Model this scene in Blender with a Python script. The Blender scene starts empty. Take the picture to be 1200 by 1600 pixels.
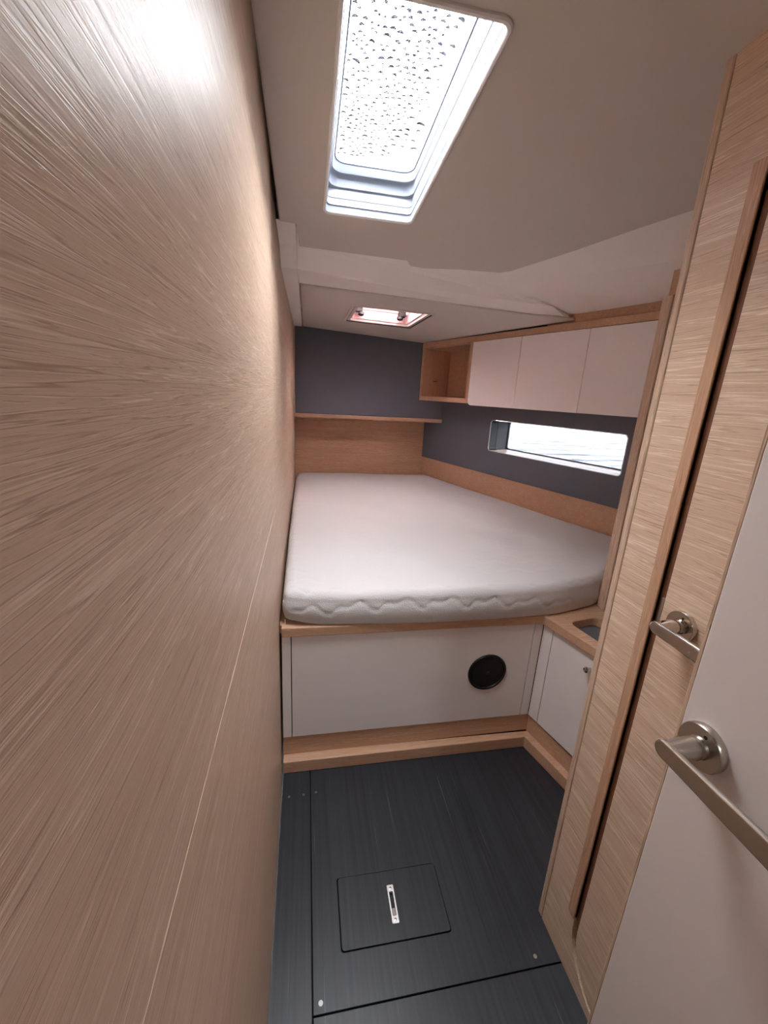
import bpy, bmesh, math, random
from mathutils import Vector, Matrix
random.seed(7)
scene = bpy.context.scene
COL = scene.collection

# ---------------------------------------------------------------- camera
F_PX = 645.6                       # focal length in pixels of the 1200x1600 frame
EYE = (0.0, 0.0, 1.32)
PITCH, YAW, ROLL = math.radians(15.847), math.radians(-11.109), math.radians(3.157)


def camera_rows():
    B = Matrix(((1, 0, 0), (0, 0, -1), (0, 1, 0)))
    c, s = math.cos, math.sin
    Rx = Matrix(((1, 0, 0), (0, c(PITCH), -s(PITCH)), (0, s(PITCH), c(PITCH))))
    Ry = Matrix(((c(YAW), 0, s(YAW)), (0, 1, 0), (-s(YAW), 0, c(YAW))))
    Rz = Matrix(((c(ROLL), -s(ROLL), 0), (s(ROLL), c(ROLL), 0), (0, 0, 1)))
    return Rz @ Rx @ Ry @ B


cam_data = bpy.data.cameras.new('camera')
cam = bpy.data.objects.new('camera', cam_data)
COL.objects.link(cam)
_R = camera_rows()
_m = Matrix((_R[0], -_R[1], -_R[2])).transposed().to_4x4()
_m.translation = EYE
cam.matrix_world = _m
cam_data.sensor_fit = 'VERTICAL'
cam_data.sensor_height = 24.0
cam_data.lens = 24.0 * F_PX / 1600.0
cam_data.clip_start = 0.01
cam_data.clip_end = 500
scene.camera = cam

# ---------------------------------------------------------------- world, exposure
world = bpy.data.worlds.new('overcast_sky')
scene.world = world
world.use_nodes = True
wn = world.node_tree.nodes
wn['Background'].inputs['Color'].default_value = (0.93, 0.96, 1.0, 1)
wn['Background'].inputs['Strength'].default_value = 10.0
scene.view_settings.view_transform = 'Standard'
scene.view_settings.look = 'None'
scene.view_settings.gamma = 1.0
scene.view_settings.use_curve_mapping = False
scene.view_settings.exposure = 2.9
scene.cycles.use_denoising = True
scene.cycles.max_bounces = 14
scene.cycles.diffuse_bounces = 8
scene.cycles.glossy_bounces = 5
scene.cycles.transparent_max_bounces = 12
scene.cycles.sample_clamp_indirect = 12.0


def portal(name, loc, direction, sx, sy):
    """a light portal: gives off nothing, only guides the sky's light through an opening"""
    l = bpy.data.lights.new(name, 'AREA')
    l.shape = 'RECTANGLE'
    l.size, l.size_y = sx, sy
    l.cycles.is_portal = True
    o = bpy.data.objects.new(name, l)
    COL.objects.link(o)
    o.location = loc
    d = Vector(direction).normalized()
    up = Vector((0, 0, 1)) if abs(d.z) < .9 else Vector((0, 1, 0))
    xa = up.cross(-d).normalized()
    ya = (-d).cross(xa)
    o.matrix_world = Matrix.Translation(loc) @ Matrix((xa, ya, -d)).transposed().to_4x4()


portal('skylight_portal', (.163, .985, 1.93), (0, -.085, -1), .26, .62)
portal('hull_window_portal', (1.62, 2.25, 1.09), (-.946, -.325, 0), 1.0, .26)
portal('rear_opening_portal', (.30, -1.25, 2.07), (0, 0, -1), .2, .2)  # guides sky through the added saloon opening
portal('roof_hatch_portal', (.418, 2.378, 1.94), (0, 0, -1), .38, .46)


# ---------------------------------------------------------------- small helpers
def lin(c):
    return tuple(((v / 255) / 12.92 if v / 255 <= .04045 else ((v / 255 + .055) / 1.055) ** 2.4) for v in c) + (1,)


def link(o, parent=None):
    COL.objects.link(o)
    if parent is not None:
        o.parent = parent
        o.matrix_parent_inverse = parent_world(parent).inverted()
    return o


def parent_world(p):
    return p.matrix_basis.copy()


def obj(name, verts, faces, mat, parent=None, smooth=False, bevel=0, seg=2):
    me = bpy.data.meshes.new(name)
    me.from_pydata([tuple(v) for v in verts], [], faces)
    bm = bmesh.new()
    bm.from_mesh(me)
    bmesh.ops.remove_doubles(bm, verts=bm.verts, dist=1e-6)
    bmesh.ops.recalc_face_normals(bm, faces=bm.faces)
    bm.to_mesh(me)
    bm.free()
    me.materials.append(mat)
    if smooth:
        for p in me.polygons:
            p.use_smooth = True
    o = bpy.data.objects.new(name, me)
    link(o, parent)
    if bevel:
        b = o.modifiers.new('bevel', 'BEVEL')
        b.width = bevel
        b.segments = seg
        b.limit_method = 'ANGLE'
        b.angle_limit = math.radians(40)
        b.harden_normals = False
    return o


def tag(o, label=None, cat=None, group=None, kind=None):
    if label: o['label'] = label
    if cat: o['category'] = cat
    if group: o['group'] = group
    if kind: o['kind'] = kind
    return o


def empty(name, loc, label=None, cat=None, group=None, kind=None):
    o = bpy.data.objects.new(name, None)
    o.empty_display_size = .05
    o.location = loc
    COL.objects.link(o)
    return tag(o, label, cat, group, kind)


def box(name, x0, x1, y0, y1, z0, z1, mat, parent=None, bevel=0, seg=2):
    v = [(x, y, z) for x in (x0, x1) for y in (y0, y1) for z in (z0, z1)]
    f = [(0, 1, 3, 2), (4, 6, 7, 5), (0, 4, 5, 1), (2, 3, 7, 6), (0, 2, 6, 4), (1, 5, 7, 3)]
    return obj(name, v, f, mat, parent, bevel=bevel, seg=seg)


def rrect(x0, x1, y0, y1, r, n=6):
    """rounded rectangle; r is one radius or four (x0y0, x1y0, x1y1, x0y1)"""
    rs = r if isinstance(r, (tuple, list)) else (r,) * 4
    out = []
    cs = [(x0, y0, 1, 1, 180), (x1, y0, -1, 1, 270), (x1, y1, -1, -1, 0), (x0, y1, 1, -1, 90)]
    for (cx, cy, sx, sy, a0), rr in zip(cs, rs):
        if rr <= 0:
            out.append((cx, cy))
            continue
        for k in range(n + 1):
            a = math.radians(a0 + 90 * k / n)
            out.append((cx + sx * rr + rr * math.cos(a), cy + sy * rr + rr * math.sin(a)))
    return out


def round_poly(pts, r, n=5):
    out = []
    m = len(pts)
    for i in range(m):
        p, a, b = Vector(pts[i]), Vector(pts[i - 1]), Vector(pts[(i + 1) % m])
        rr = r[i] if isinstance(r, (tuple, list)) else r
        if rr <= 0:
            out.append(tuple(p))
            continue
        da, db = (a - p).normalized(), (b - p).normalized()
        s, e = p + da * rr, p + db * rr
        for k in range(n + 1):
            t = k / n
            q = s * (1 - t) ** 2 + p * 2 * t * (1 - t) + e * t * t
            out.append((q.x, q.y))
    return out


def prism(name, outer, holes, place, thick, mat, parent=None, bevel=0, seg=2):
    """plate with holes. place(u, v, w) -> point; w runs 0 (front) to thick (back)"""
    bm = bmesh.new()
    loops = [outer] + list(holes)
    for w in (0.0, thick):
        edges = []
        for lp in loops:
            vs = [bm.verts.new(place(u, v, w)) for u, v in lp]
            for i in range(len(vs)):
                edges.append(bm.edges.new((vs[i], vs[(i + 1) % len(vs)])))
        if holes:
            bmesh.ops.triangle_fill(bm, use_beauty=True, use_dissolve=False, edges=edges)
        else:
            bm.faces.new(bm.verts[-len(outer):] if False else list({}.fromkeys(v for e in edges for v in e.verts)))
    bm.verts.ensure_lookup_table()
    tot = sum(len(l) for l in loops)
    off = 0
    for lp in loops:
        n = len(lp)
        for i in range(n):
            a, b = off + i, off + (i + 1) % n
            bm.faces.new((bm.verts[a], bm.verts[b], bm.verts[b + tot], bm.verts[a + tot]))
        off += n
    bmesh.ops.recalc_face_normals(bm, faces=bm.faces)
    me = bpy.data.meshes.new(name)
    bm.to_mesh(me)
    bm.free()
    me.materials.append(mat)
    o = bpy.data.objects.new(name, me)
    link(o, parent)
    if bevel:
        b = o.modifiers.new('bevel', 'BEVEL')
        b.width = bevel
        b.segments = seg
        b.limit_method = 'ANGLE'
        b.angle_limit = math.radians(50)
    return o


def loft(name, rings, mat, parent=None, smooth=True, cap0=False, cap1=False, closed=True, mats=None, pick=None):
    n = len(rings[0])
    v = [p for r in rings for p in r]
    f = []
    for k in range(len(rings) - 1):
        for i in range(n if closed else n - 1):
            j = (i + 1) % n
            f.append((k * n + i, k * n + j, (k + 1) * n + j, (k + 1) * n + i))
    if cap0: f.append(tuple(range(n)))
    if cap1: f.append(tuple((len(rings) - 1) * n + i for i in range(n)))
    me = bpy.data.meshes.new(name)
    me.from_pydata([tuple(p) for p in v], [], f)
    bm = bmesh.new()
    bm.from_mesh(me)
    bmesh.ops.recalc_face_normals(bm, faces=bm.faces)
    bm.to_mesh(me)
    bm.free()
    for m in (mats or [mat]): me.materials.append(m)
    if smooth:
        for p in me.polygons: p.use_smooth = True
    if pick:
        for p in me.polygons: p.material_index = pick(p)
    o = bpy.data.objects.new(name, me)
    link(o, parent)
    if smooth:
        me.set_sharp_from_angle(angle=math.radians(38))
    return o


def lathe(name, prof, centre, axis, mat, parent=None, n=40, smooth=True):
    """prof: (radius, distance along axis)"""
    a = Vector(axis).normalized()
    h = Vector((0, 0, 1)) if abs(a.z) < .9 else Vector((0, 1, 0))
    u = a.cross(h).normalized()
    w = a.cross(u)
    rings = []
    for r, d in prof:
        rings.append([Vector(centre) + a * d + (u * math.cos(2 * math.pi * i / n) + w * math.sin(2 * math.pi * i / n)) * max(r, 1e-5) for i in range(n)])
    return loft(name, rings, mat, parent, smooth, cap0=True, cap1=True)


# ---------------------------------------------------------------- materials
def new_mat(name):
    m = bpy.data.materials.new(name)
    m.use_nodes = True
    return m, m.node_tree.nodes, m.node_tree.links, m.node_tree.nodes['Principled BSDF']


def plain(name, rgb, rough=.5, metal=0, bump=0, bscale=300, spec=.5, vary=0):
    m, N, L, P = new_mat(name)
    P.inputs['Base Color'].default_value = lin(rgb)
    P.inputs['Roughness'].default_value = rough
    P.inputs['Metallic'].default_value = metal
    P.inputs['Specular IOR Level'].default_value = spec
    if bump or vary:
        tc = N.new('ShaderNodeTexCoord')
        nz = N.new('ShaderNodeTexNoise')
        nz.inputs['Scale'].default_value = bscale
        nz.inputs['Detail'].default_value = 4
        L.new(tc.outputs['Object'], nz.inputs['Vector'])
        if bump:
            b = N.new('ShaderNodeBump')
            b.inputs['Strength'].default_value = bump
            b.inputs['Distance'].default_value = .001
            L.new(nz.outputs['Fac'], b.inputs['Height'])
            L.new(b.outputs['Normal'], P.inputs['Normal'])
        if vary:
            mx = N.new('ShaderNodeMix')
            mx.data_type = 'RGBA'
            mx.inputs[6].default_value = lin([max(0, v - vary) for v in rgb])
            mx.inputs[7].default_value = lin([min(255, v + vary) for v in rgb])
            L.new(nz.outputs['Fac'], mx.inputs[0])
            L.new(mx.outputs[2], P.inputs['Base Color'])
    return m


def oak(name, axis, dark, mid, light, rot=0.0, rough=.4, across=55, bump=.35, pore=.2, spec=.4, run=3.0):
    """oak veneer: streaks, fibres and pores drawn out along one axis of the place"""
    m, N, L, P = new_mat(name)
    P.inputs['Specular IOR Level'].default_value = spec
    tc = N.new('ShaderNodeTexCoord')
    m0 = N.new('ShaderNodeMapping')
    m0.inputs['Rotation'].default_value = (0, 0, rot)
    L.new(tc.outputs['Object'], m0.inputs['Vector'])

    def stretched(along, acr, detail, dist=0.0, rgh=.55):
        mp = N.new('ShaderNodeMapping')
        sc = [acr] * 3
        sc['xyz'.index(axis)] = along
        mp.inputs['Scale'].default_value = sc
        L.new(m0.outputs['Vector'], mp.inputs['Vector'])
        nz = N.new('ShaderNodeTexNoise')
        nz.inputs['Scale'].default_value = 1
        nz.inputs['Detail'].default_value = detail
        nz.inputs['Roughness'].default_value = rgh
        nz.inputs['Distortion'].default_value = dist
        L.new(mp.outputs['Vector'], nz.inputs['Vector'])
        return nz.outputs['Fac']

    def math_(op, a, b):
        n = N.new('ShaderNodeMath')
        n.operation = op
        for i, s in enumerate((a, b)):
            if isinstance(s, (int, float)): n.inputs[i].default_value = s
            else: L.new(s, n.inputs[i])
        return n.outputs[0]

    def ramp(fac, stops):
        r = N.new('ShaderNodeValToRGB')
        L.new(fac, r.inputs['Fac'])
        e = r.color_ramp.elements
        e[0].position, e[0].color = stops[0][0], stops[0][1]
        e[1].position, e[1].color = stops[-1][0], stops[-1][1]
        for ps, c in stops[1:-1]:
            k = e.new(ps)
            k.color = c
        return r.outputs['Color']

    g = lambda v: (v, v, v, 1)
    broad = stretched(1.8, across * .5, 4, .1)
    rings = ramp(stretched(run, across * 1.1, 3, .22, .5), [(.30, g(.5)), (.36, g(.3)), (.385, g(.62)), (.41, g(.45)), (.455, g(.5)), (.47, g(.12)), (.495, g(.78)), (.52, g(.5)),
                                                     (.56, g(.42)), (.575, g(.9)), (.60, g(.5)), (.64, g(.2)), (.67, g(.6))])
    fibre = stretched(14.0, across * 9, 2)
    cloud = stretched(1.2, 4.0, 2)
    val = math_('ADD', math_('ADD', math_('MULTIPLY', rings, .42), math_('MULTIPLY', broad, .22)), math_('ADD', math_('MULTIPLY', fibre, .24), math_('MULTIPLY', cloud, .12)))
    r = N.new('ShaderNodeValToRGB')
    L.new(val, r.inputs['Fac'])
    e = r.color_ramp.elements
    e[0].position, e[0].color = .33, lin(dark)
    e[1].position, e[1].color = .65, lin(light)
    for ps in (.47, .53):
        k = r.color_ramp.elements.new(ps)
        k.color = lin(mid)
    pores = stretched(55, 1100, 1)
    pr = N.new('ShaderNodeValToRGB')
    pr.color_ramp.elements[0].position, pr.color_ramp.elements[0].color = .30, (1, 1, 1, 1)
    pr.color_ramp.elements[1].position, pr.color_ramp.elements[1].color = .36, (0, 0, 0, 1)
    L.new(pores, pr.inputs['Fac'])
    mx = N.new('ShaderNodeMix')
    mx.data_type = 'RGBA'
    L.new(math_('MULTIPLY', pr.outputs['Color'], pore), mx.inputs[0])
    L.new(r.outputs['Color'], mx.inputs[6])
    mx.inputs[7].default_value = lin([v * .62 for v in dark])
    L.new(mx.outputs[2], P.inputs['Base Color'])
    hgt = math_('SUBTRACT', val, math_('MULTIPLY', pr.outputs['Color'], .18))
    b = N.new('ShaderNodeBump')
    b.inputs['Strength'].default_value = bump
    b.inputs['Distance'].default_value = .0008
    L.new(hgt, b.inputs['Height'])
    L.new(b.outputs['Normal'], P.inputs['Normal'])
    L.new(math_('ADD', math_('MULTIPLY', val, .12), rough - .06), P.inputs['Roughness'])
    return m


HULL_ROT = math.atan(.3435)
OAK = ((168, 139, 117), (207, 180, 158), (234, 213, 193))
OAKD = ((176, 135, 107), (200, 160, 131), (216, 181, 154))
M_wall = oak('oak_veneer_wall', 'y', (180, 152, 131), (207, 180, 158), (227, 204, 183), rough=.34, across=105, bump=.4, pore=.2, spec=.02)
M_oak_y = oak('oak_veneer_fore_aft', 'y', (188, 158, 133), (219, 192, 168), (241, 222, 202), rough=.34, across=70, run=1.8, bump=.45, pore=.22, spec=.4)
M_lip_x = oak('oak_lipping_athwart', 'x', *OAKD, across=90, rough=.45)
M_lip_y = oak('oak_lipping_fore_aft', 'y', *OAKD, across=90, rough=.45)
M_lip_h = oak('oak_lipping_hull_run', 'y', *OAKD, rot=HULL_ROT, across=90, rough=.45)
M_lip_z = oak('oak_lipping_upright', 'z', *OAKD, across=90, rough=.42)
M_lip_zl = oak('pale_oak_lipping_upright', 'z', *OAK, across=90, rough=.42)
M_white = plain('white_laminate', (241, 236, 235), .28, bump=.05, bscale=900)
M_door = plain('white_door_laminate', (228, 222, 221), .4, bump=.05, bscale=900)
M_vinyl = plain('white_vinyl_headliner', (208, 201, 196), .6, bump=.12, bscale=900)
M_grp = plain('white_moulded_glassfibre', (245, 241, 237), .35)
M_dark = plain('charcoal_upholstery', (102, 104, 115), .8, bump=.3, bscale=1400, vary=4)
M_black = plain('black_plastic', (14, 14, 15), .4)
M_blackgap = plain('shadow_gap_board', (20, 18, 17), .9)
M_plastic = plain('white_plastic', (236, 238, 240), .3)
M_groove = plain('grey_groove_seal', (46, 48, 54), .6)
M_liner = plain('pale_grey_hatch_liner', (124, 129, 139), .35)
M_greyp = plain('grey_plastic', (150, 148, 148), .4)
M_chrome = plain('polished_chrome', (205, 200, 195), .09, metal=1)
M_satin = plain('satin_steel', (190, 184, 176), .28, metal=1)
M_tray = plain('grey_tray_lining', (104, 104, 108), .7, bump=.1)
def blind_mat():
    m, N, L, P = new_mat('pale_pink_hatch_blind')
    N.remove(P)
    d = N.new('ShaderNodeBsdfDiffuse')
    d.inputs['Color'].default_value = lin((236, 204, 204))
    t = N.new('ShaderNodeBsdfTranslucent')
    t.inputs['Color'].default_value = lin((252, 246, 244))
    mx = N.new('ShaderNodeMixShader')
    mx.inputs[0].default_value = .62
    L.new(d.outputs[0], mx.inputs[1])
    L.new(t.outputs[0], mx.inputs[2])
    L.new(mx.outputs[0], N['Material Output'].inputs['Surface'])
    return m


M_pink = blind_mat()


def floor_mat():
    m, N, L, P = new_mat('dark_laminate_floor')
    tc = N.new('ShaderNodeTexCoord')

    def stretched(along, acr, detail, loc=0):
        mp = N.new('ShaderNodeMapping')
        mp.inputs['Scale'].default_value = (acr, along, acr)
        mp.inputs['Location'].default_value = (loc, loc, 0)
        L.new(tc.outputs['Object'], mp.inputs['Vector'])
        nz = N.new('ShaderNodeTexNoise')
        nz.inputs['Scale'].default_value = 1
        nz.inputs['Detail'].default_value = detail
        L.new(mp.outputs['Vector'], nz.inputs['Vector'])
        return nz.outputs['Fac']
    r = N.new('ShaderNodeValToRGB')
    L.new(stretched(1.6, 110, 5), r.inputs['Fac'])
    r.color_ramp.elements[0].position, r.color_ramp.elements[0].color = .3, lin((30, 32, 36))
    r.color_ramp.elements[1].position, r.color_ramp.elements[1].color = .7, lin((46, 49, 55))
    s = N.new('ShaderNodeValToRGB')
    L.new(stretched(2.2, 150, 2, 5.3), s.inputs['Fac'])
    s.color_ramp.elements[0].position, s.color_ramp.elements[0].color = .68, (0, 0, 0, 1)
    s.color_ramp.elements[1].position, s.color_ramp.elements[1].color = .8, (.55, .55, .55, 1)
    mx = N.new('ShaderNodeMix')
    mx.data_type = 'RGBA'
    L.new(s.outputs['Color'], mx.inputs[0])
    L.new(r.outputs['Color'], mx.inputs[6])
    mx.inputs[7].default_value = lin((120, 118, 118))
    L.new(mx.outputs[2], P.inputs['Base Color'])
    P.inputs['Roughness'].default_value = .4
    b = N.new('ShaderNodeBump')
    b.inputs['Strength'].default_value = .15
    b.inputs['Distance'].default_value = .0006
    L.new(r.outputs['Color'], b.inputs['Height'])
    L.new(b.outputs['Normal'], P.inputs['Normal'])
    return m


M_floor = floor_mat()


def fabric_mat():
    m, N, L, P = new_mat('knitted_mattress_cover')
    P.inputs['Base Color'].default_value = lin((212, 210, 211))
    P.inputs['Roughness'].default_value = .9
    P.inputs['Sheen Weight'].default_value = .15
    tc = N.new('ShaderNodeTexCoord')
    vo = N.new('ShaderNodeTexVoronoi')
    vo.inputs['Scale'].default_value = 230
    L.new(tc.outputs['Object'], vo.inputs['Vector'])
    b = N.new('ShaderNodeBump')
    b.inputs['Strength'].default_value = .35
    b.inputs['Distance'].default_value = .0015
    b.invert = True
    L.new(vo.outputs['Distance'], b.inputs['Height'])
    L.new(b.outputs['Normal'], P.inputs['Normal'])
    return m


M_fabric = fabric_mat()


def pane_mat(name, tint=(1, 1, 1), gloss=.06):
    m, N, L, P = new_mat(name)
    N.remove(P)
    t = N.new('ShaderNodeBsdfTransparent')
    t.inputs['Color'].default_value = (*tint, 1)
    g = N.new('ShaderNodeBsdfGlossy')
    g.inputs['Roughness'].default_value = .02
    mx = N.new('ShaderNodeMixShader')
    mx.inputs[0].default_value = gloss
    L.new(t.outputs[0], mx.inputs[1])
    L.new(g.outputs[0], mx.inputs[2])
    L.new(mx.outputs[0], N['Material Output'].inputs['Surface'])
    return m


M_pane = pane_mat('clear_acrylic_pane')
M_tint = pane_mat('dimming_tint_pane', (.222, .224, .229))  # tint added to dim the daylight so the reveal stays readable
M_drop = pane_mat('drop_refraction_shade', (.002, .002, .003), .12)  # near-black tint stands in for the dark refraction at drop rims


def water_mat():
    m, N, L, P = new_mat('rippled_harbour_water')
    P.inputs['Base Color'].default_value = lin((70, 82, 95))
    P.inputs['Roughness'].default_value = .12
    P.inputs['IOR'].default_value = 1.33
    tc = N.new('ShaderNodeTexCoord')
    mp = N.new('ShaderNodeMapping')
    mp.inputs['Rotation'].default_value = (0, 0, .6)
    mp.inputs['Scale'].default_value = (1.2, 4.0, 1)
    L.new(tc.outputs['Object'], mp.inputs['Vector'])
    nz = N.new('ShaderNodeTexNoise')
    nz.inputs['Scale'].default_value = .8
    nz.inputs['Detail'].default_value = 5
    L.new(mp.outputs['Vector'], nz.inputs['Vector'])
    b = N.new('ShaderNodeBump')
    b.inputs['Strength'].default_value = 1.0
    b.inputs['Distance'].default_value = .5
    L.new(nz.outputs['Fac'], b.inputs['Height'])
    L.new(b.outputs['Normal'], P.inputs['Normal'])
    return m


M_water = water_mat()

# ================================================================ THE SETTING
XL = -.080            # face of the left bulkhead
XR = .620             # face of the right bulkhead
Y_BACK = -.33         # bulkhead with the entrance, behind the photographer


def hull_x(y): return 2.12 - .3435 * y          # lining along the hull


def roof(y): return 1.825 - .085 * (y - .7)      # underside of the forward headliner


FLAT = lambda z: (lambda u, v, w: (u, v, z - w))

# ---- floor: a dark sub-floor with separate boards on it
floor = box('floor', -.14, 2.3, -2.4, 3.45, -.05, -.012, M_blackgap)
tag(floor, 'dark grey laminate cabin sole', kind='structure')
G = .0016
SEAM_X, SEAM_Y = .016, .575
box('floor_panel', XL + .001, SEAM_X - G, SEAM_Y - .9, 1.235, -.012, 0, M_floor, floor, bevel=.0008)
hatch_out = rrect(.086, .371, .673, .838, .008)
hatch_in = rrect(.086 + 2 * G, .371 - .9 * G, .673 + 2 * G, .838 - .9 * G, .007)
prism('floor_panel', [(SEAM_X + G, SEAM_Y + G), (XR + .02, SEAM_Y + G), (XR + .35, .70), (XR + .35, 1.235), (SEAM_X + G, 1.235)], [hatch_out], FLAT(0), .012, M_floor, floor, bevel=.0008)
box('floor_panel', SEAM_X + G, XR + .02, -.32, SEAM_Y - G, -.012, 0, M_floor, floor, bevel=.0008)
box('floor_panel', -1.0, 1.3, -2.4, -.33, -.012, 0, M_floor, floor)

hatch = empty('floor_hatch', (.2285, .755, 0), 'small dark lift-out floor hatch with a flush pull handle', 'floor hatch')
prism('hatch_lid', hatch_in, [rrect(.2245, .2385, .7145, .7955, .003)], FLAT(0), .012, M_floor, hatch, bevel=.0008)
box('pull_recess', .2235, .2395, .7135, .7965, -.0118, -.009, M_black, hatch)
pull = prism('pull_frame', rrect(.2225, .2405, .711, .799, .0025), [rrect(.2262, .2368, .727, .783, .002)], FLAT(.0022), .008, plain('bright_pull_steel', (240, 238, 236), .4, metal=.7), hatch, bevel=.0006)
box('pull_tongue', .2270, .2360, .728, .745, -.004, .0012, M_satin, pull, bevel=.0006)
for yy in (.719, .791):
    lathe('screw_head', [(.0034, .0018), (.0034, .0030), (.0020, .0034)], (.2315, yy, 0), (0, 0, 1), M_satin, pull, n=12)


def floor_screw(x, y, r, mat, label, group=None):
    s = lathe('floor_screw', [(r, -.001), (r, .0006), (r * .92, .0010), (r * .5, .0010), (r * .45, .0003), (.0, .0003)], (x, y, 0), (0, 0, 1), mat, n=18)
    tag(s, label, 'screw', group)


M_dull = plain('dulled_screw_head', (118, 118, 122), .5, metal=.6)
for xx, yy, lab in ((-.055, 1.105, 'dull screw head closest to the oak bulkhead in the row by the plinth'),
                    (-.007, 1.106, 'middle dull screw head of the row of three by the plinth'),
                    (.0345, 1.109, 'dull screw head just across the floor seam by the plinth')):
    floor_screw(xx, yy, .0042, M_dull, lab, 'floor screws by the plinth')
floor_screw(.034, .594, .0052, M_plastic, 'bright ring-shaped screw cap where two floor seams meet')
floor_screw(.5605, .595, .0045, M_satin, 'small shiny floor screw beside the foot of the oak bulkhead')

# ---- left bulkhead
wall_left = box('wall_left', -.14, -.100, -2.4, 3.40, 0, 1.90, M_blackgap)
tag(wall_left, 'long oak veneered bulkhead', kind='structure')
SZ = 1.010
box('veneer_panel', -.100, XL, -2.4, 1.100, 0, SZ - .0008, M_wall, wall_left, bevel=.0008)
box('veneer_panel', -.100, XL, -2.4, 1.100, SZ + .0008, 1.90, M_wall, wall_left, bevel=.0008)
box('seam_lipping', -.100, XL - .0008, -2.4, 1.10, SZ - .0008, SZ + .0008, plain('pale_oak_seam', (222, 196, 166), .5), wall_left)
box('edge_lipping', -.100, XL - .001, 1.101, 1.112, 0, 1.90, M_lip_zl, wall_left, bevel=.001)
box('veneer_panel', -.100, -.086, 1.113, 3.40, 0, 1.90, M_wall, wall_left)

# ---- aft wall: oak below, charcoal panel above, ledge between
wall_far = box('wall_far', -.14, 1.55, 3.385, 3.42, 0, 1.90, M_blackgap)
tag(wall_far, 'aft wall of the berth', kind='structure')
box('oak_panel', -.086, hull_x(3.37) + .02, 3.365, 3.385, .50, 1.135, M_lip_x, wall_far)
prism('upholstered_panel', [(-.078, 1.158), (1.10, 1.158), (1.10, 1.294), (.838, 1.294), (.838, 1.84), (-.078, 1.84)], [], lambda u, v, w: (u, 3.150 + w, v), .025, M_dark, wall_far, bevel=.004)
box('side_lipping', -.086, -.0785, 3.143, 3.175, 1.158, 1.80, M_lip_zl, wall_far)
ledge = box('ledge', -.086, 1.046, 3.143, 3.365, 1.131, 1.158, M_lip_x, None, bevel=.003)
tag(ledge, 'slim oak ledge under the charcoal panel at the head of the berth', 'shelf')

# ---- hull side: oak strip, charcoal lining with the window hole
HU = Vector((-.3249, .9458, 0))          # along the hull, going aft
HN = Vector((.9458, .3249, 0))           # outwards through the hull
H0 = Vector((2.12, 0, 0))


def hull(u, v, w):                       # u metres aft along the lining, v height, w outwards
    p = H0 + HU * u + HN * w
    return (p.x, p.y, v)


def hu(y): return y / .9458


wall_hull = prism('wall_hull', [(hu(.3), 0), (hu(3.5), 0), (hu(3.5), .95), (hu(.3), .95)], [], lambda u, v, w: hull(u, v, w + .05), .03, M_blackgap)
tag(wall_hull, 'hull side beside the berth', kind='structure')
_hm = Matrix.Translation(hull(hu(1.9), 0, .065)) @ Matrix.Rotation(HULL_ROT, 4, 'Z')
wall_hull.data.transform(_hm.inverted())
wall_hull.matrix_basis = _hm
WIN = (hu(1.752), hu(2.636), .993, 1.196)
prism('oak_panel', [(hu(.7), .50), (hu(3.39), .50), (hu(3.39), .836), (hu(.7), .836)], [], lambda u, v, w: hull(u, v, w), .02, M_lip_h, wall_hull)
win_hole = rrect(*WIN, .022)
prism('upholstered_panel', [(hu(.7), .836), (hu(3.40), .836), (hu(3.40), 1.33), (hu(.7), 1.33)], [win_hole], lambda u, v, w: hull(u, v, w - .006), .03, M_dark, wall_hull)

window = empty('window_1', hull(sum(WIN[:2]) / 2, WIN[2], 0), 'long low hull window looking out on the water', kind='structure')


def wring(inset, r, w):
    return [hull(u, v, w) for u, v in rrect(WIN[0] + inset, WIN[1] - inset, WIN[2] + inset, WIN[3] - inset, r)]


loft('window_edge_ring', [wring(.0005, .0215, -.0065), wring(.0005, .0215, -.0095), wring(.0035, .019, -.0095), wring(.0035, .019, .02)], M_plastic, window)  # thin white ring round the edge of the hole
_wc = Vector(hull((WIN[0] + WIN[1]) / 2, (WIN[2] + WIN[3]) / 2, .09))


def reveal_pick(p):  # shade put in by colour: black gap, grey sides and top, white ledge
    d = (Vector(p.center) - H0)
    w = d.dot(HN)
    u = d.dot(HU)
    side = u > WIN[1] - .02 or u < WIN[0] + .02
    top = p.center.z > WIN[3] - .02
    return 1 if (w < .056 and (side or top)) else (2 if (top or side) else 0)


loft('window_reveal', [wring(.004, .019, -.005), wring(.004, .019, .055), wring(.005, .019, .056), wring(.008, .018, .150)], None, window,
     mats=[M_grp, M_black, M_tray], pick=reveal_pick)
prism('window_frame', rrect(WIN[0] - .02, WIN[1] + .02, WIN[2] - .02, WIN[3] + .02, .02), [rrect(WIN[0] + .014, WIN[1] - .014, WIN[2] + .014, WIN[3] - .012, .016)],
      lambda u, v, w: hull(u, v, w + .150), .012, plain('dark_window_seal', (58, 58, 62), .5), window, bevel=.002)
prism('window_pane', rrect(WIN[0], WIN[1], WIN[2], WIN[3], .02), [], lambda u, v, w: hull(u, v, w + .155), .004, M_tint, window)

# outside: harbour water off the hull
wv, wf = [], []
for i, u in enumerate((-30, 60)):
    for j, w in enumerate((.45, 90)):
        wv.append(hull(u, .45, w))
water = obj('harbour_water', wv, [(0, 1, 3, 2)], M_water)
tag(water, 'pale rippled harbour water outside the hull window', 'water', kind='stuff')

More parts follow.
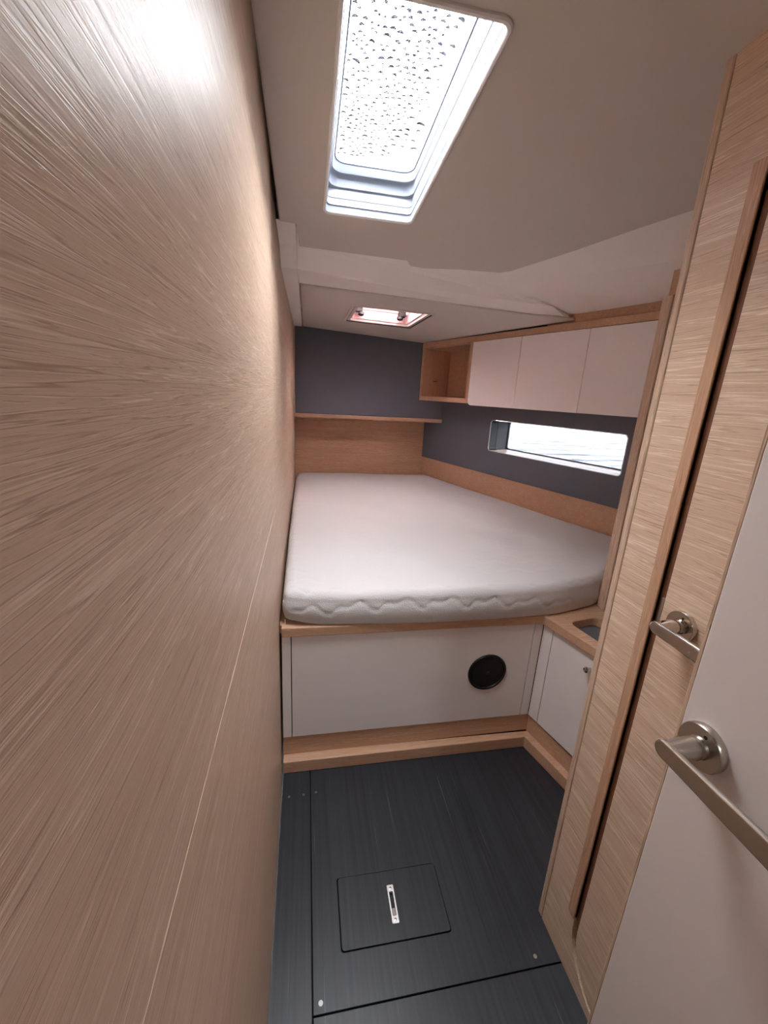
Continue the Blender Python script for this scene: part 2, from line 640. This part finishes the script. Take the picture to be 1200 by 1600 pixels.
# ---- right bulkhead with the oak door
wall_right = empty('wall_right', (XR, .3, 0), 'oak bulkhead with a doorway on the right', kind='structure')
OPEN_Y = .570
RIGHT = lambda u, v, w: (XR + w, u, v)
JR = .125
opening = rrect(-.06, OPEN_Y, .020, 1.72, (.125, JR, .08, .08), 10)
prism('veneer_panel', [(-.33, 0), (.665, 0), (.665, 1.90), (-.33, 1.90)], [opening], RIGHT, .034, M_oak_y, wall_right)
box('edge_lipping', XR - .001, XR + .034, .6665, .683, 0, 1.90, M_lip_zl, wall_right, bevel=.003)
box('jamb_lipping', XR - .003, XR + .030, OPEN_Y, .592, .165, 1.66, M_lip_z, wall_right, bevel=.0015)
box('door_stop', XR + .030, XR + .05, -.30, .664, 0, 1.90, plain('dark_oak_rebate', (112, 76, 56), .6), wall_right)
box('rebate_strip', XR + .006, XR + .029, .5572, .5699, .16, 1.62, plain('brown_oak_rebate', (128, 86, 62), .6), wall_right)
# the wardrobe side that closes the space behind the bulkhead
box('wardrobe_side', XR + .034, 1.98, .668, .682, 0, 1.90, M_lip_zl, wall_right)

door_2 = empty('door_2', (XR, .25, 0), 'closed oak door with a polished lever handle', kind='structure')
prism('door_leaf', rrect(-.048, .5565, .0232, 1.71, (.118, .118, .07, .07), 10), [], lambda u, v, w: (XR + .002 + w, u, v), .026, M_oak_y, door_2, bevel=.0012)
box('latch_plate', XR + .0025, XR + .0095, .5570, .5640, .93, 1.00, M_satin, door_2, bevel=.001)


def lever_handle(door, x, y, z, length, rmat):
    """rose on the door face, neck towards the room, flat bar lying along the door towards -y"""
    rose = lathe('rose', [(.0255, 0), (.0262, .002), (.0262, .008), (.0250, .0098), (.0128, .0100)], (x, y, z), (-1, 0, 0), rmat, door)
    lathe('fixing_hole', [(.0022, .0098), (.0022, .0103)], (x, y - .004, z + .0165), (-1, 0, 0), M_black, rose, n=12)
    neck = lathe('neck', [(.0128, .0100), (.0120, .013), (.0095, .0145), (.0095, .0165), (.0125, .018), (.0120, .030), (.0105, .043), (.0085, .050)], (x, y, z), (-1, 0, 0), rmat, door)
    # bar: rounded at the neck, slightly swelling, tip rounded
    prof = []
    hw0, hw1, tip = .0108, .0130, .009
    n = 8
    for k in range(n + 1):
        a = math.radians(90 + 180 * k / n)
        prof.append((.004 - hw0 * math.cos(a) * 1.0 if False else .004 + hw0 * math.cos(math.radians(90 - 180 * k / n)), hw0 * math.sin(math.radians(90 - 180 * k / n))))
    for k in range(n + 1):
        a = math.radians(-90 - 180 * k / n)
        prof.append((-length + hw1 * .75 * math.cos(a), hw1 * math.sin(a)))

    def place(u, v, w):
        t = max(0, min(1, -u / length))
        dip = .006 * math.sin(math.pi * min(1, t * 1.1)) * .5
        return (x - .0535 + w - dip * .4, y + u, z + v - .0015)
    bar = prism('lever', prof, [], place, .0075, rmat, door, bevel=.0028, seg=3)
    for p in bar.data.polygons: p.use_smooth = False
    return rose


lever_handle(door_2, XR + .002, .5115, .9735, .105, M_chrome)

# ---- white entrance door, swung open beside the right bulkhead
XW = .437
DY = .333
door_1 = empty('door_1', (XW, .03, 0), 'white door standing open with a satin lever handle', kind='structure')
box('door_leaf', XW, XW + .028, -.27, DY - .003, .012, 1.74, M_door, door_1, bevel=.0015)
box('edge_lipping', XW + .0002, XW + .028, DY - .003, DY + .0015, .012, 1.74, M_lip_zl, door_1, bevel=.0008)
lever_handle(door_1, XW, .2975, .9635, .118, M_satin)

# ---- entrance bulkhead and saloon behind the photographer
wall_back = empty('wall_back', (.3, Y_BACK, 0), 'bulkhead with the cabin entrance', kind='structure')
box('bulkhead_panel', .475, XR, Y_BACK - .03, Y_BACK, 0, 1.90, M_oak_y, wall_back)
box('door_header', -.10, .475, Y_BACK - .03, Y_BACK, 1.76, 1.92, M_oak_y, wall_back)
box('saloon_side', -1.0, -.14, -.36, -.33, 0, 2.05, M_oak_y, wall_back)
box('saloon_side', .62, 1.3, -.36, -.33, 0, 2.05, M_oak_y, wall_back)
box('saloon_end', -1.0, 1.3, -2.43, -2.4, 0, 2.05, M_white, wall_back)
box('saloon_end', -1.03, -1.0, -2.4, -.33, 0, 2.05, M_white, wall_back)
box('saloon_end', 1.3, 1.33, -2.4, -.33, 0, 2.05, M_white, wall_back)

# ---- ceiling
ceiling = empty('ceiling', (.3, 1.0, 1.80), 'white headliner and moulded deckhead', kind='structure')
SK = (.045, .282, .693, 1.278)


def roofp(u, v, w): return (u, v, roof(v) + w)


panel_outline = [(-.0745, -.34), (1.55, -.34), (1.55, .30), (1.13, .664), (.939, 1.037), (.885, 1.143), (.81, 1.311), (.704, 1.513), (.672, 1.541), (.531, 1.553), (.405, 1.579),
                 (.352, 1.570), (.331, 1.531), (-.022, 1.519), (-.028, 1.372), (-.0745, 1.366)]
prism('headliner_panel', panel_outline, [rrect(SK[0] + .001, SK[1] - .001, SK[2] + .001, SK[3] - .001, .016)], roofp, .012, M_vinyl, ceiling, bevel=.004)
# saloon deckhead with a small unseen opening added for light from behind
prism('saloon_deckhead', [(-1.03, -2.43), (1.33, -2.43), (1.33, -.33), (-1.03, -.33)], [[(.2, -1.35), (.4, -1.35), (.4, -1.15), (.2, -1.15)]], lambda u, v, w: (u, v, 2.03 + w), .03, M_grp, ceiling)
box('deck_beam', -1.03, 1.33, -.36, -.33, 1.90, 2.04, M_grp, ceiling)
# moulded deckhead: outboard slope, step and soffit in front of the aft headliner
P0, P1, P2 = (.660, 1.530, 1.768), (.930, 1.037, 1.806), (1.13, .664, 1.842)
A0, A1, A2 = (.755, 1.655, 1.742), (1.120, 1.240, 1.762), (1.50, .664, 1.79)
F0, F1, F2 = (1.262, 2.003, 1.737), (1.405, 1.586, 1.737), (1.72, .664, 1.737)
L0, L1, L2 = (-.03, 1.530, 1.766), (-.03, 1.612, 1.715), (-.03, 1.836, 1.722)
B0, B1 = (1.082, 1.853, 1.7335), (1.222, 1.985, 1.713)
LL0 = (-.03, 1.36, 1.785)
PP0 = (.60, 1.36, 1.785)
L3, B2 = (-.03, 1.840, 1.745), (1.232, 1.995, 1.75)
C0 = (1.262, 2.003, 1.713)
gv = [P0, P1, P2, A0, A1, A2, F0, F1, F2, L0, L1, L2, B0, B1, LL0, PP0, L3, B2, C0]
nm = {n: i for i, n in enumerate('P0 P1 P2 A0 A1 A2 F0 F1 F2 L0 L1 L2 B0 B1 LL0 PP0 L3 B2 C0'.split())}
gf = [[nm[q] for q in s.split()] for s in ('P0 P1 A1 A0', 'P1 P2 A2 A1', 'A0 A1 F1 F0', 'A1 A2 F2 F1', 'L0 P0 A0', 'L0 A0 B0 L1', 'A0 F0 B0', 'L1 B0 B1 L2', 'B0 F0 C0 B1',
                                           'LL0 PP0 P0 L0', 'PP0 P1 P0', 'L2 B1 B2 L3')]
grp = obj('moulded_deckhead', gv, gf, M_grp, ceiling)
sv = grp.modifiers.new('solid', 'SOLIDIFY'); sv.thickness = .004; sv.offset = 1
# strip along the left bulkhead
sl = [(1.372, 1.776), (1.53, 1.760), (1.61, 1.716), (1.84, 1.716), (2.4, 1.727), (3.16, 1.742)]
loft('moulded_side_strip', [[(-.0845, y, z), (-.032, y, z - .001), (-.028, y, z + .003), (-.028, y, z + .04), (-.0845, y, z + .04)] for y, z in sl], M_grp, ceiling, smooth=False)


def aft_z(x, y):
    zl = 1.716 + .021 * (y - 1.836)
    xr = 1.919 - .3435 * y
    zr = 1.707 - .008 * (y - 1.95)
    t = (x + .03) / (xr + .03)
    return zl + (zr - zl) * t


HX0, HX1, HY0, HY1 = .215, .622, 2.13, 2.625
nx, ny = 46, 46
av, af = [], []
for j in range(ny + 1):
    y = 1.838 + (3.152 - 1.838) * j / ny
    for i in range(nx + 1):
        t = i / nx
        yy = y + (.142 * t if False else .11 * t * (1 - j / ny))
        x0, x1 = -.024, 1.919 - .3435 * yy + .004
        x = x0 + (x1 - x0) * t
        av.append((x, yy, aft_z(x, yy)))
for j in range(ny):
    for i in range(nx):
        q = [j * (nx + 1) + i, j * (nx + 1) + i + 1, (j + 1) * (nx + 1) + i + 1, (j + 1) * (nx + 1) + i]
        cx = sum(av[k][0] for k in q) / 4
        cy = sum(av[k][1] for k in q) / 4
        if HX0 + .012 < cx < HX1 - .012 and HY0 + .012 < cy < HY1 - .012:
            continue
        af.append(q)
aft = obj('aft_headliner_panel', av, af, M_vinyl, ceiling, smooth=True)
sv = aft.modifiers.new('solid', 'SOLIDIFY'); sv.thickness = .010; sv.offset = 1
# deck above everything, so that no sky leaks in
box('deck', -.14, .0, -.36, .55, 1.90, 1.93, M_grp, ceiling)
prism('deck', [(-.16, 1.42), (2.4, 1.42), (2.4, 3.45), (-.16, 3.45)], [rrect(HX0 + .03, HX1 - .03, HY0 + .03, HY1 - .03, .03)], lambda u, v, w: (u, v, 1.90 + w), .03, M_grp, ceiling)
box('deck', .36, 2.4, -.36, 1.42, 1.90, 1.93, M_grp, ceiling)
box('deck', -.16, -.02, .55, 1.42, 1.90, 1.93, M_grp, ceiling)
box('deck', 0, .36, -.36, .55, 1.90, 1.93, M_grp, ceiling)

# ---- skylight
sky = empty('skylight', (.1635, .985, roof(.985)), 'long white-framed deck hatch beaded with rain drops in the headliner', 'skylight')


def sring(l, r_, n, f, rad, dz):
    """insets from the left, right, near and far side of the opening"""
    return [roofp(u, v, dz) for u, v in rrect(SK[0] + l, SK[1] - r_, SK[2] + n, SK[3] - f, rad)]


loft('hatch_flange', [sring(-.003, -.003, -.003, -.003, .020, .001), sring(-.003, -.003, -.003, -.003, .020, -.003), sring(-.001, -.001, -.001, -.001, .018, -.005),
                      sring(.003, .003, .004, .004, .015, -.005), sring(.0045, .0045, .006, .007, .014, -.003)], M_plastic, sky)
loft('hatch_liner', [sring(.0045, .0045, .006, .007, .014, -.003), sring(.005, .005, .007, .009, .014, .012),
                     sring(.007, .006, .009, .012, .014, .013), sring(.007, .006, .009, .012, .014, .027), sring(.004, .004, .006, .008, .014, .028),
                     sring(.0045, .0045, .007, .009, .016, .050)], M_liner, sky)
for dz in (.0125, .0275):
    loft('liner_groove', [sring(.0055, .0045, .0075, .0095, .014, dz), sring(.0062, .0052, .0082, .0105, .014, dz + .001), sring(.0062, .0052, .0082, .0105, .014, dz + .0025), sring(.0055, .0045, .0075, .0095, .014, dz + .0035)], M_groove, sky)
loft('hatch_coaming', [sring(.0045, .0045, .007, .009, .016, .0502), sring(.010, .006, .015, .016, .028, .052), sring(.012, .007, .018, .019, .030, .068),
                       sring(.015, .008, .022, .024, .030, .072), sring(.017, .010, .026, .034, .030, .074), sring(.019, .0115, .030, .039, .030, .082), sring(.021, .013, .032, .042, .030, .090)],
     M_liner, sky)
loft('pane_seal', [sring(.0205, .0125, .0315, .0415, .030, .0895), sring(.024, .0155, .035, .0445, .028, .0905), sring(.024, .0155, .035, .0445, .028, .0945)], plain('grey_hatch_seal', (120, 126, 140), .5), sky)
prism('pane', rrect(SK[0] + .010, SK[1] - .004, SK[2] + .02, SK[3] - .03, .03), [], lambda u, v, w: roofp(u, v, .0945 + w), .006, M_pane, sky)
for x0, x1 in ((.066, .105), (.225, .262)):
    box('blind_clip', x0, x1, SK[3] - .0125, SK[3] - .0095, roof(SK[3]) + .015, roof(SK[3]) + .025, M_greyp, sky)
# unseen collar, added to keep sky out of the gap and shade the liner
prism('sky_shade_collar', rrect(SK[0] - .07, SK[1] + .07, SK[2] - .15, SK[3] + .14, .02), [rrect(SK[0] + .008, SK[1] - .002, SK[2] + .018, SK[3] - .028, .03)], lambda u, v, w: roofp(u, v, .1010 + w), .10, M_greyp, sky)
loft('hatch_box', [[roofp(u, v, dz) for u, v in rrect(SK[0] - .012, SK[1] + .012, SK[2] - .012, SK[3] + .012, .02)] for dz in (.010, .1015)], M_greyp, sky)
# rain: refraction at the drop rims painted as dark crescents on the pane
dv, df = [], []
rnd = random.Random(11)


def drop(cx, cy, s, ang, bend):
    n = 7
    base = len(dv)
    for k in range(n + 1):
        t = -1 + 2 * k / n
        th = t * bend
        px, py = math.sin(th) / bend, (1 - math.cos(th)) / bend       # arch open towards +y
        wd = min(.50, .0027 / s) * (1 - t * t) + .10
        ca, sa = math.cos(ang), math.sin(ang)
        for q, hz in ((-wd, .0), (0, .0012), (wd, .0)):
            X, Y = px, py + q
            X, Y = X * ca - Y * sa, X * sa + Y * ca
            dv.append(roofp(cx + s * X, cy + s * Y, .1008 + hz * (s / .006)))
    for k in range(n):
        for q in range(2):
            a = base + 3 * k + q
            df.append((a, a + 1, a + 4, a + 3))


placed = []
for _ in range(9000):
    if len(placed) >= 380: break
    x = rnd.uniform(SK[0] + .03, SK[1] - .028)
    y = rnd.uniform(SK[2] + .02, SK[3] - .06)
    t = (y - SK[2]) / (SK[3] - SK[2])
    if (x - SK[0]) / (SK[1] - SK[0]) > .80 - .12 * rnd.random() and rnd.random() < .8: continue
    if t > .80 and (x - SK[0]) > .17 - .4 * (t - .8): continue
    s = rnd.choice((.0042, .0046, .0052, .006, .0072, .0085)) * (1.0 if rnd.random() < .93 else 1.7)
    if any((x - a) ** 2 + (y - b) ** 2 < (.95 * (s + c)) ** 2 for a, b, c in placed): continue
    placed.append((x, y, s))
    drop(x, y, s, rnd.gauss(0, .28), rnd.uniform(.7, 1.35))
rain = obj('rain_drop_shading', dv, df, M_drop, sky)
rain['kind'] = 'stuff'
rain['label'] = 'dark crescents painted for the refraction in rain drops'

# ---- small closed hatch in the aft headliner
hz0 = lambda x, y, dz: (x, y, aft_z(x, y) + dz)
small = empty('roof_hatch', (.42, 2.38, aft_z(.42, 2.38)), 'small closed roof hatch with pink blind and black latches above the berth', 'hatch')


def hring(i, r, dz): return [hz0(u, v, dz) for u, v in rrect(HX0 + i, HX1 - i, HY0 + i, HY1 - i, r)]


loft('hatch_frame', [hring(-.004, .02, .0015), hring(-.003, .02, -.005), hring(.010, .018, -.006), hring(.012, .018, -.002), hring(.030, .018, -.001), hring(.032, .018, .010), hring(.040, .016, .012)], plain('off_white_hatch_frame', (214, 200, 196), .45), small)
loft('frame_groove', [hring(.0105, .018, -.0062), hring(.0125, .018, -.0064), hring(.0145, .018, -.0020)], M_groove, small)
loft('hatch_recess', [hring(.040, .016, .012), hring(.041, .016, .060), hring(.044, .016, .062), hring(.044, .016, .150)], plain('dusty_pink_hatch_recess', (186, 148, 150), .5), small)
prism('blind', rrect(HX0 + .035, HX1 - .035, HY0 + .035, HY1 - .035, .012), [], lambda u, v, w: hz0(u, v, .149 + w), .004, M_pink, small)
loft('hatch_box', [[(x, y, z + k) for x, y, z in hring(.022, .018, .004)] for k in (0, .24)], M_blackgap, small)
loft('lid_seal', [hring(.044, .016, .1485), hring(.050, .014, .1470), hring(.056, .012, .1485)], M_black, small)
for lx in (HX0 + .078, HX1 - .078):
    lt = box('latch', lx - .020, lx + .020, HY1 - .085, HY1 - .052, aft_z(lx, 2.6) + .038, aft_z(lx, 2.6) + .079, M_black, small, bevel=.006)
    lathe('latch_knob', [(.010, 0), (.017, .003), (.017, .014), (.012, .018)], (lx + (.012 if lx < .4 else -.012), HY1 - .072, aft_z(lx, 2.6) + .040), (0, -.15, -1), M_black, lt, n=20)
    lathe('latch_pin', [(.005, 0), (.005, .014)], (lx + (-.018 if lx < .4 else .018), HY1 - .068, aft_z(lx, 2.6) + .058), (-1 if lx < .4 else 1, 0, 0), M_plastic, lt, n=12)
box('shadow_gap_bar', HX0 + .10, HX1 - .10, HY1 - .075, HY1 - .068, aft_z(.42, 2.6) + .070, aft_z(.42, 2.6) + .077, M_black, small, bevel=.001)  # black bar standing in for the shadow gap along the frame edge

# ================================================================ FURNITURE
# ---- plinth round the foot of the lockers
SD = Vector((.260, -.9656))             # run of the side locker, towards the entrance
S0 = Vector((.868, 1.2265))             # inner corner of the white faces


def side(u, v, w):                      # u along the side locker, v height, w towards the locker (away from the room)
    p = S0 + SD * u + Vector((.9656, .260)) * w
    return (p.x, p.y, v)


def side2(u, w):
    p = S0 + SD * u + Vector((.9656, .260)) * w
    return (p.x, p.y)


SE = .565                                # where the run ends behind the bulkhead
plinth = empty('plinth', (.4, 1.21, 0), 'low oak plinth running round the foot of the white lockers', 'plinth')
cx, cy = .8515, 1.1965
e1 = side2(SE, -.020)
prism('toe_rail', [(-.0785, 1.1965), (cx, 1.1965), e1, side2(SE, .012), side2(.004, .012), (-.0785, 1.238)], [], FLAT(.0495), .0495, M_lip_x, plinth, bevel=.003)
box('riser', -.0785, .878, 1.2310, 1.245, .0497, .1285, M_lip_x, plinth)
prism('riser', [(0.0, .0497), (SE, .0497), (SE, .1285), (0.0, .1285)], [], lambda u, v, w: side(u, v, w + .006), .012, M_lip_y, plinth)

# ---- front locker under the berth
front = empty('berth_locker', (.39, 1.23, .13), 'wide white locker front under the berth with a black speaker in it', 'locker')
FR = lambda u, v, w: (u, 1.2265 + w, v)
box('filler_panel', -.0785, -.0495, 1.2265, 1.242, .1295, .5385, M_white, front, bevel=.0012)
box('front_panel', -.0465, .8315, 1.2265, 1.242, .1295, .5385, M_white, front, bevel=.0012)
box('filler_panel', .8345, .8675, 1.2265, 1.242, .1295, .5385, M_white, front, bevel=.0012)
box('carcass', -.0785, .876, 1.243, 1.26, .129, .5395, M_blackgap, front)

spk = empty('speaker', (.667, 1.2265, .342), 'round black loudspeaker set into the white locker front', 'speaker')
SC = (.667, 1.2262, .342)
lathe('speaker_ring', [(.075, -.002), (.0755, .003), (.0735, .0062), (.066, .0066), (.0635, .003)], SC, (0, -1, 0), M_black, spk, n=56)
lathe('speaker_grille', [(.064, -.002), (.0635, .0032), (.058, .0042), (.030, .0058), (.004, .0062)], SC, (0, -1, 0), plain('black_speaker_mesh', (9, 9, 10), .6, bump=.6, bscale=700), spk, n=56)
lathe('speaker_badge', [(.007, .0060), (.007, .0068), (.005, .0072)], SC, (0, -1, 0), plain('dark_grey_badge', (44, 44, 46), .35), spk, n=24)

# ---- side locker
sidel = empty('side_locker', side(.2, .13, .01), 'white side locker with one knobbed door beside the berth foot', 'locker')
prism('filler_panel', [(.0015, .1295), (.0455, .1295), (.0455, .5385), (.0015, .5385)], [], side, .015, M_white, sidel, bevel=.0012)
sd = prism('locker_door', [(.0485, .1295), (.44, .1295), (.44, .5385), (.0485, .5385)], [], side, .015, M_white, sidel, bevel=.0012)
lathe('knob', [(.0045, 0), (.0042, .010), (.0095, .013), (.0105, .018), (.0085, .0225), (.004, .024)], side(.2105, .486, 0), tuple(-(Vector(side(0, 0, 1)) - Vector(side(0, 0, 0)))), M_chrome, sd, n=28)
prism('filler_panel', [(.443, .1295), (SE, .1295), (SE, .5385), (.443, .5385)], [], side, .015, M_white, sidel, bevel=.0012)
prism('carcass', [(.02, .129), (SE, .129), (SE, .533), (.02, .533)], [], lambda u, v, w: side(u, v, w + .016), .012, M_blackgap, sidel)

# ---- berth board: the oak top over both lockers
b0 = (.8555, 1.2165)
tray = round_poly([(.924, 1.165), (1.055, 1.192), (1.10, .985), (.968, .962)], .032)
board = prism('berth_board', [(-.0785, 1.2165), b0, side2(.55, -.0115), (1.86, .69), (hull_x(.72) - .005, .72), (hull_x(3.36) - .005, 3.36), (-.0845, 3.36), (-.0845, 1.24), (-.0785, 1.24)], [tray],
              FLAT(.574), .034, M_lip_x, None, bevel=.003)
tag(board, 'oak board edge carrying the mattress, running on over the side locker with a tray cut-out', 'berth board')
trayo = prism('storage_tray', round_poly([(.915, 1.172), (1.062, 1.20), (1.108, .978), (.960, .954)], .034), [], FLAT(.5385), .003, M_tray)
tag(trayo, 'grey lined storage tray sunk in the oak locker top', 'tray')

# ---- partition post standing on the board
post = empty('partition', (1.13, 1.25, .574), 'tall oak partition end standing on the berth board', 'partition')
box('end_post', 1.112, 1.150, 1.232, 1.270, .5745, 1.665, M_lip_zl, post, bevel=.003)
box('partition_panel', 1.150, hull_x(1.27) - .01, 1.240, 1.262, .5745, 1.73, M_lip_zl, post)
box('top_block', 1.128, 1.150, 1.236, 1.266, 1.665, 1.74, M_lip_x, post)

# ---- overhead lockers along the hull
OV0 = Vector((.837, 3.149, 0))
OU = Vector((.3249, -.9458, 0))          # along the fronts, coming forward
ON = Vector((.9458, .3249, 0))           # into the locker


def over(u, v, w):
    p = OV0 + OU * u + ON * w
    return (p.x, p.y, v)


def obox(name, u0, u1, v0, v1, w0, w1, mat, parent, bevel=0):
    vs = [over(u, v, w) for u in (u0, u1) for v in (v0, v1) for w in (w0, w1)]
    f = [(0, 1, 3, 2), (4, 6, 7, 5), (0, 4, 5, 1), (2, 3, 7, 6), (0, 2, 6, 4), (1, 5, 7, 3)]
    return obj(name, vs, f, mat, parent, bevel=bevel)


lock = empty('overhead_locker', over(.9, 1.29, .1), 'oak overhead locker with three white doors and an open cubby', 'locker')
OEND = 1.86
obox('top_rail', .0, OEND, 1.6650, 1.698, .003, .03, M_lip_h, lock, .0015)
obox('fascia', 1.10, OEND, 1.698, 1.742, .020, .03, M_lip_h, lock)
obox('top_board', .02, OEND, 1.682, 1.698, .03, .26, M_lip_h, lock)
obox('cubby_side', .0, .026, 1.300, 1.665, .003, .26, M_lip_z, lock, .0015)
obox('divider', .532, .5625, 1.296, 1.665, .003, .26, M_lip_z, lock, .0015)
obox('bottom_board', .0, .562, 1.294, 1.3250, .003, .26, M_lip_h, lock, .0015)
obox('cubby_top', .026, .532, 1.656, 1.6648, .031, .245, M_lip_h, lock)
obox('cubby_back', .026, .532, 1.325, 1.682, .245, .26, M_lip_h, lock)
obox('bottom_board', .562, OEND, 1.300, 1.320, .02, .26, M_lip_h, lock)
obox('end_panel', OEND, OEND + .02, 1.290, 1.742, .003, .26, M_lip_z, lock)
d0 = .5645
obox('locker_back', .0, 2.75, 1.25, 1.90, .262, .30, M_blackgap, lock)
obox('deck_edge', -.4, 2.75, 1.744, 1.90, .031, .9, M_blackgap, ceiling)
for k, (u0, u1) in enumerate(((d0, .9585), (.9615, 1.3685), (1.3715, 1.780))):
    rad = (.030 if k == 0 else .001, .001, .001, .001)
    prism('locker_door', rrect(u0, u1, 1.2835, 1.6625, rad, 6), [], over, .018, M_white, lock, bevel=.0012)
obox('filler_panel', 1.783, OEND, 1.2835, 1.6625, 0, .018, M_white, lock)
ct = obox('shelf_pin_strip', .030, .075, 1.432, 1.437, .10, .105, M_black, lock)

# ---- mattress
MZ0, MZ1 = .5745, .697
front_pts = [(-.071, 1.262), (-.060, 1.240), (-.02, 1.228), (.09, 1.217), (.26, 1.207), (.48, 1.201), (.72, 1.206), (.90, 1.217), (1.01, 1.244), (1.095, 1.270), (1.20, 1.325), (1.34, 1.40), (1.46, 1.49)]
outl = front_pts + [(1.535, 1.58), (hull_x(1.70) - .006, 1.70), (hull_x(2.2) - .006, 2.2), (hull_x(2.8) - .006, 2.8), (hull_x(3.22) - .006, 3.22), (.985, 3.28), (.955, 3.305), (.5, 3.306), (.03, 3.306), (-.040, 3.300), (-.071, 3.265), (-.076, 2.9), (-.076, 2.0)]


def resample(pts, n):
    """closed Catmull-Rom curve through pts, n even steps"""
    m = len(pts)
    P = [Vector(p) for p in pts]
    dense = []
    for i in range(m):
        a, b, c, d = P[i - 1], P[i], P[(i + 1) % m], P[(i + 2) % m]
        # centripetal-ish: tangents limited by the shorter neighbour
        t1 = (c - a) * .5
        t2 = (d - b) * .5
        L = (c - b).length
        if t1.length > L: t1 = t1 * (L / t1.length)
        if t2.length > L: t2 = t2 * (L / t2.length)
        for k in range(40):
            t = k / 40
            h1, h2, h3, h4 = 2 * t ** 3 - 3 * t ** 2 + 1, t ** 3 - 2 * t ** 2 + t, -2 * t ** 3 + 3 * t ** 2, t ** 3 - t ** 2
            dense.append(b * h1 + t1 * h2 + c * h3 + t2 * h4)
    acc = [0]
    for i in range(len(dense)):
        acc.append(acc[-1] + (dense[(i + 1) % len(dense)] - dense[i]).length)
    out, j = [], 0
    for k in range(n):
        s = acc[-1] * k / n
        while acc[j + 1] < s: j += 1
        f = (s - acc[j]) / max(1e-9, acc[j + 1] - acc[j])
        out.append(dense[j].lerp(dense[(j + 1) % len(dense)], f))
    return out


NM = 1000
base = resample(outl, NM)
nor = []
for i in range(NM):
    t = base[(i + 3) % NM] - base[i - 3]
    n = Vector((t.y, -t.x)).normalized()
    nor.append(n)
cen = Vector((.62, 2.25))
if (base[0] - cen).dot(nor[0]) < 0: nor = [-n for n in nor]


def quilt(x, y):
    """stitched cloud-like scallops: depth of the groove"""
    g = 0.0
    for row, (pitch, rowh, amp, ph) in enumerate(((.158, .078, .030, .0),)):
        k0 = math.floor(y / rowh)
        for k in (k0 - 1, k0, k0 + 1):
            p = x / pitch + (.5 if k % 2 else 0) + .13 * math.sin(k * 2.3)
            f = p - math.floor(p)
            yy = k * rowh - .02 + .006 * math.sin(x * 5 + k * 1.7) + amp * (abs(math.sin(math.pi * f)) ** .8) + .008 * math.sin(4 * math.pi * f)
            d = abs(y - yy)
            slope = amp * math.pi / pitch * abs(math.cos(math.pi * f)) * .8
            d /= math.sqrt(1 + slope * slope)
            g = max(g, math.exp(-(d / .0058) ** 2))
    return g


def lowfreq(x, y):
    return .0022 * math.sin(x * 9.1 + y * 3.3) + .0018 * math.sin(y * 7.7 - x * 4.1 + 1) + .001 * math.sin(x * 21 + y * 17)


RO = .034
H = MZ1 - MZ0
prof = []
for k in range(5): prof.append((.012 * (1 - math.sin(math.pi / 2 * k / 4)), MZ0 + .012 * (1 - math.cos(math.pi / 2 * k / 4)), ))
for k in range(1, 12): prof.append((-.006 * math.sin(math.pi * k / 12), MZ0 + .012 + (H - .012 - RO) * k / 12))
for k in range(0, 11): prof.append((RO * (1 - math.cos(math.pi / 2 * k / 10)), MZ1 - RO + RO * math.sin(math.pi / 2 * k / 10)))
rings = []
arc = 0
tot_side = 0
for k in range(1, len(prof)): tot_side += math.hypot(prof[k][0] - prof[k - 1][0], prof[k][1] - prof[k - 1][1])
run = 0
for k, (ins, z) in enumerate(prof):
    if k: run += math.hypot(prof[k][0] - prof[k - 1][0], prof[k][1] - prof[k - 1][1])
    down = tot_side - run
    ring = []
    for p, n in zip(base, nor):
        q = p - n * ins
        edge = p - n * RO
        unroll = edge + n * down
        g = quilt(unroll.x, unroll.y)
        bulge = min(1, (z - MZ0) / .03)
        lift = 0
        # front left corner of the cover curls up off the board
        cd = (p - Vector((-.071, 1.225))).length
        lift = .016 * math.exp(-(cd / .075) ** 2) * max(0, 1 - (z - MZ0) / H)
        up = max(0, (z - (MZ1 - RO)) / RO)
        dpt = .0032 * g * min(1, down / .02 + .6)
        q = q - n * dpt * bulge * (1 - up * .6)
        zz = z + lift - dpt * up * .8 + lowfreq(p.x, p.y) * up
        ring.append((q.x, q.y, zz))
    rings.append(ring)
NT = 130
inner = [p - n * RO for p, n in zip(base, nor)]
for k in range(1, NT + 1):
    s = 1 - (k / NT)
    ring = []
    for p in inner:
        q = cen + (p - cen) * max(s, .002)
        ed = (p - cen).length * (1 - s)
        g = quilt(q.x, q.y)
        fade = .35 + .65 * math.exp(-ed / .25)
        crown = .006 * (1 - math.exp(-ed / .15))
        ring.append((q.x, q.y, MZ1 + crown - .0022 * g * (fade - .15) + lowfreq(q.x, q.y)))
    rings.append(ring)
matt = empty('mattress', (.5, 2.2, MZ0), 'white quilted mattress filling the berth', 'mattress')
loft('mattress_cover', rings, M_fabric, matt, smooth=True, cap0=True, cap1=True)
obj('cover_tag', [(-.0685, 1.236, .5775), (-.0655, 1.2345, .5775), (-.0655, 1.2345, .597), (-.0685, 1.236, .597),
                  (-.0685, 1.2366, .5775), (-.0655, 1.2351, .5775), (-.0655, 1.2351, .597), (-.0685, 1.2366, .597)],
    [(0, 1, 2, 3), (4, 7, 6, 5), (0, 4, 5, 1), (1, 5, 6, 2), (2, 6, 7, 3), (3, 7, 4, 0)], M_plastic, matt)
